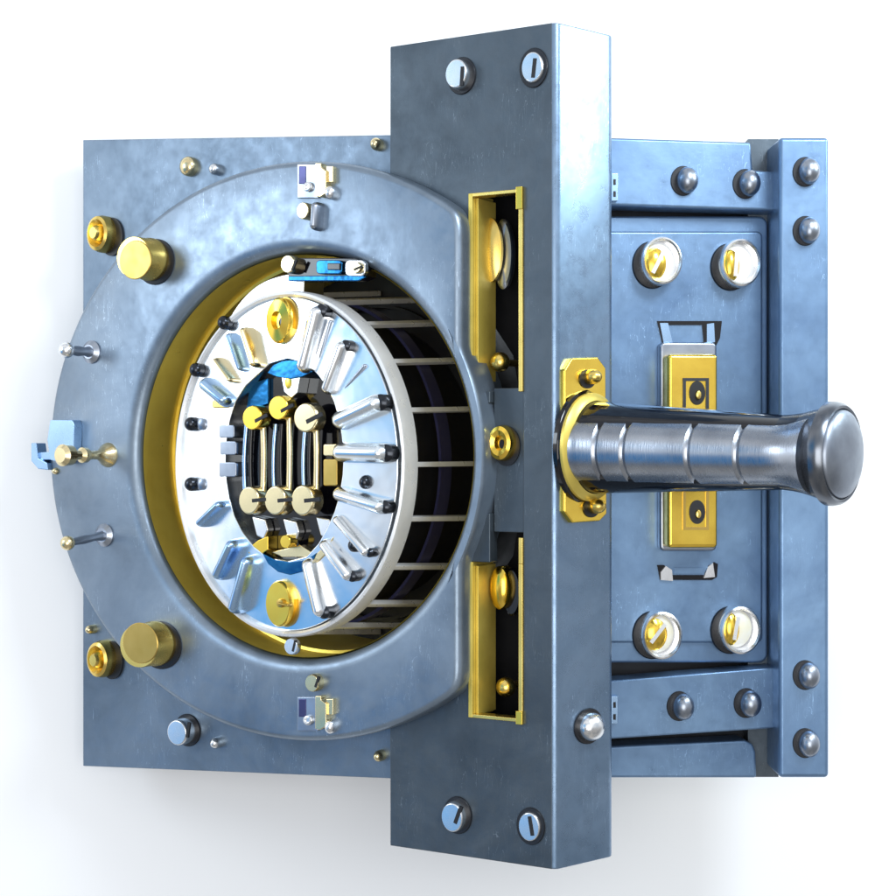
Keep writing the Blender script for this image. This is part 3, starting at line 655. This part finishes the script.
# ------------------------------------------------------------------ white backdrop
m,nt,b=new_mat('matt white wall'); b.inputs['Base Color'].default_value=(0.96,0.955,0.95,1); b.inputs['Roughness'].default_value=0.9
tc=N(nt,'ShaderNodeTexCoord'); nz=N(nt,'ShaderNodeTexNoise',Scale=40.0,Detail=4.0); nt.links.new(tc.outputs['Object'],nz.inputs['Vector'])
bp=N(nt,'ShaderNodeBump',Strength=0.03,Distance=0.02); nt.links.new(nz.outputs['Fac'],bp.inputs['Height']); nt.links.new(bp.outputs['Normal'],b.inputs['Normal'])
M['white']=m
mb=MB(); WY=3.35; mb.add([(-30,WY,-30),(30,WY,-30),(30,WY,30),(-30,WY,30)],[[0,1,2,3]],'white',False)
w=build('backdrop',mb); w['kind']='structure'; w['label']='plain white backdrop behind the vault door'

# ------------------------------------------------------------------ light
W_=bpy.data.worlds.new('World'); S.world=W_; W_.use_nodes=True; nt=W_.node_tree; L=nt.links.new
bg=nt.nodes['Background']
tc=N(nt,'ShaderNodeTexCoord'); sx=N(nt,'ShaderNodeSeparateXYZ'); L(tc.outputs['Generated'],sx.inputs[0])
mr=N(nt,'ShaderNodeMapRange'); L(sx.outputs['Z'],mr.inputs['Value']); mr.inputs['From Min'].default_value=-1; mr.inputs['From Max'].default_value=1
r1=ramp(nt,mr.outputs['Result'],[(0.0,(0.50,0.48,0.455)),(0.30,(0.38,0.37,0.36)),(0.45,(0.42,0.42,0.43)),(0.54,(0.88,0.91,0.96)),(0.70,(1.0,1.0,1.0)),(1.0,(0.95,0.97,1.0))])
mp=N(nt,'ShaderNodeMapping'); mp.inputs['Scale'].default_value=(1.6,1.6,2.4); mp.inputs['Location'].default_value=(0.4,0.2,0.6); L(tc.outputs['Generated'],mp.inputs['Vector'])
nz=N(nt,'ShaderNodeTexNoise',Scale=1.6,Detail=1.5,Roughness=0.5); L(mp.outputs['Vector'],nz.inputs['Vector'])
r2=ramp(nt,nz.outputs['Fac'],[(0.40,(0.45,0.55,0.68)),(0.50,(1,1,1)),(0.62,(1.4,1.4,1.4))])
mx=N(nt,'ShaderNodeMixRGB',blend_type='MULTIPLY'); mx.inputs['Fac'].default_value=0.7; L(r1.outputs['Color'],mx.inputs[1]); L(r2.outputs['Color'],mx.inputs[2])
cur=mx.outputs['Color']
for dv,th,cc in (((-.97,-.24,.02),0.90,(1.5,1.5,1.5,1)),((-.73,-.63,.25),0.980,(0.12,0.50,0.95,1)),((-.88,-.40,-.34),0.972,(0.06,0.38,0.85,1))):  # added white and blue patches, aimed to reflect in the drum face
    dp=N(nt,'ShaderNodeVectorMath',operation='DOT_PRODUCT'); L(tc.outputs['Generated'],dp.inputs[0]); dp.inputs[1].default_value=Vector(dv).normalized()
    q=ramp(nt,dp.outputs['Value'],[(th-0.03,0.0),(th+0.01,1.0)])
    m2=N(nt,'ShaderNodeMixRGB',blend_type='MIX'); L(q.outputs['Color'],m2.inputs['Fac']); L(cur,m2.inputs[1]); m2.inputs[2].default_value=cc; cur=m2.outputs['Color']
L(cur,bg.inputs['Color']); bg.inputs['Strength'].default_value=0.85
def area(name,loc,target,size,power,col=(1,1,1),sy=None):
    l=bpy.data.lights.new(name,'AREA'); l.energy=power; l.size=size; l.color=col
    if sy: l.shape='RECTANGLE'; l.size_y=sy
    o=bpy.data.objects.new(name,l); COL.objects.link(o); o.location=loc
    o.rotation_euler=(Vector(target)-Vector(loc)).to_track_quat('-Z','Y').to_euler(); return o
area('softbox_back',(0,-20,-2),(0,2,-1),11,1450,(1,0.985,0.96))
area('softbox_key',(7,-9,9),(0,0,0),4,1300,(0.80,0.90,1.0))
area('softbox_left',(-14,-4,4),(-1,1,0),4,450,(0.76,0.88,1.0),5)
area('softbox_right',(10,-1.8,5.8),(1,0,2.5),3,520,(0.80,0.95,1.0),3)

cam=bpy.data.cameras.new('camera'); co=bpy.data.objects.new('camera',cam); COL.objects.link(co)
co.location=(0,-D,0); co.rotation_euler=(PI/2,0,0); cam.sensor_width=36; cam.lens=36*D/8.96; cam.clip_end=200; S.camera=co
vs_=S.view_settings; vs_.view_transform='Standard'; vs_.look='None'; vs_.exposure=0.15; vs_.gamma=1.0; vs_.use_curve_mapping=False
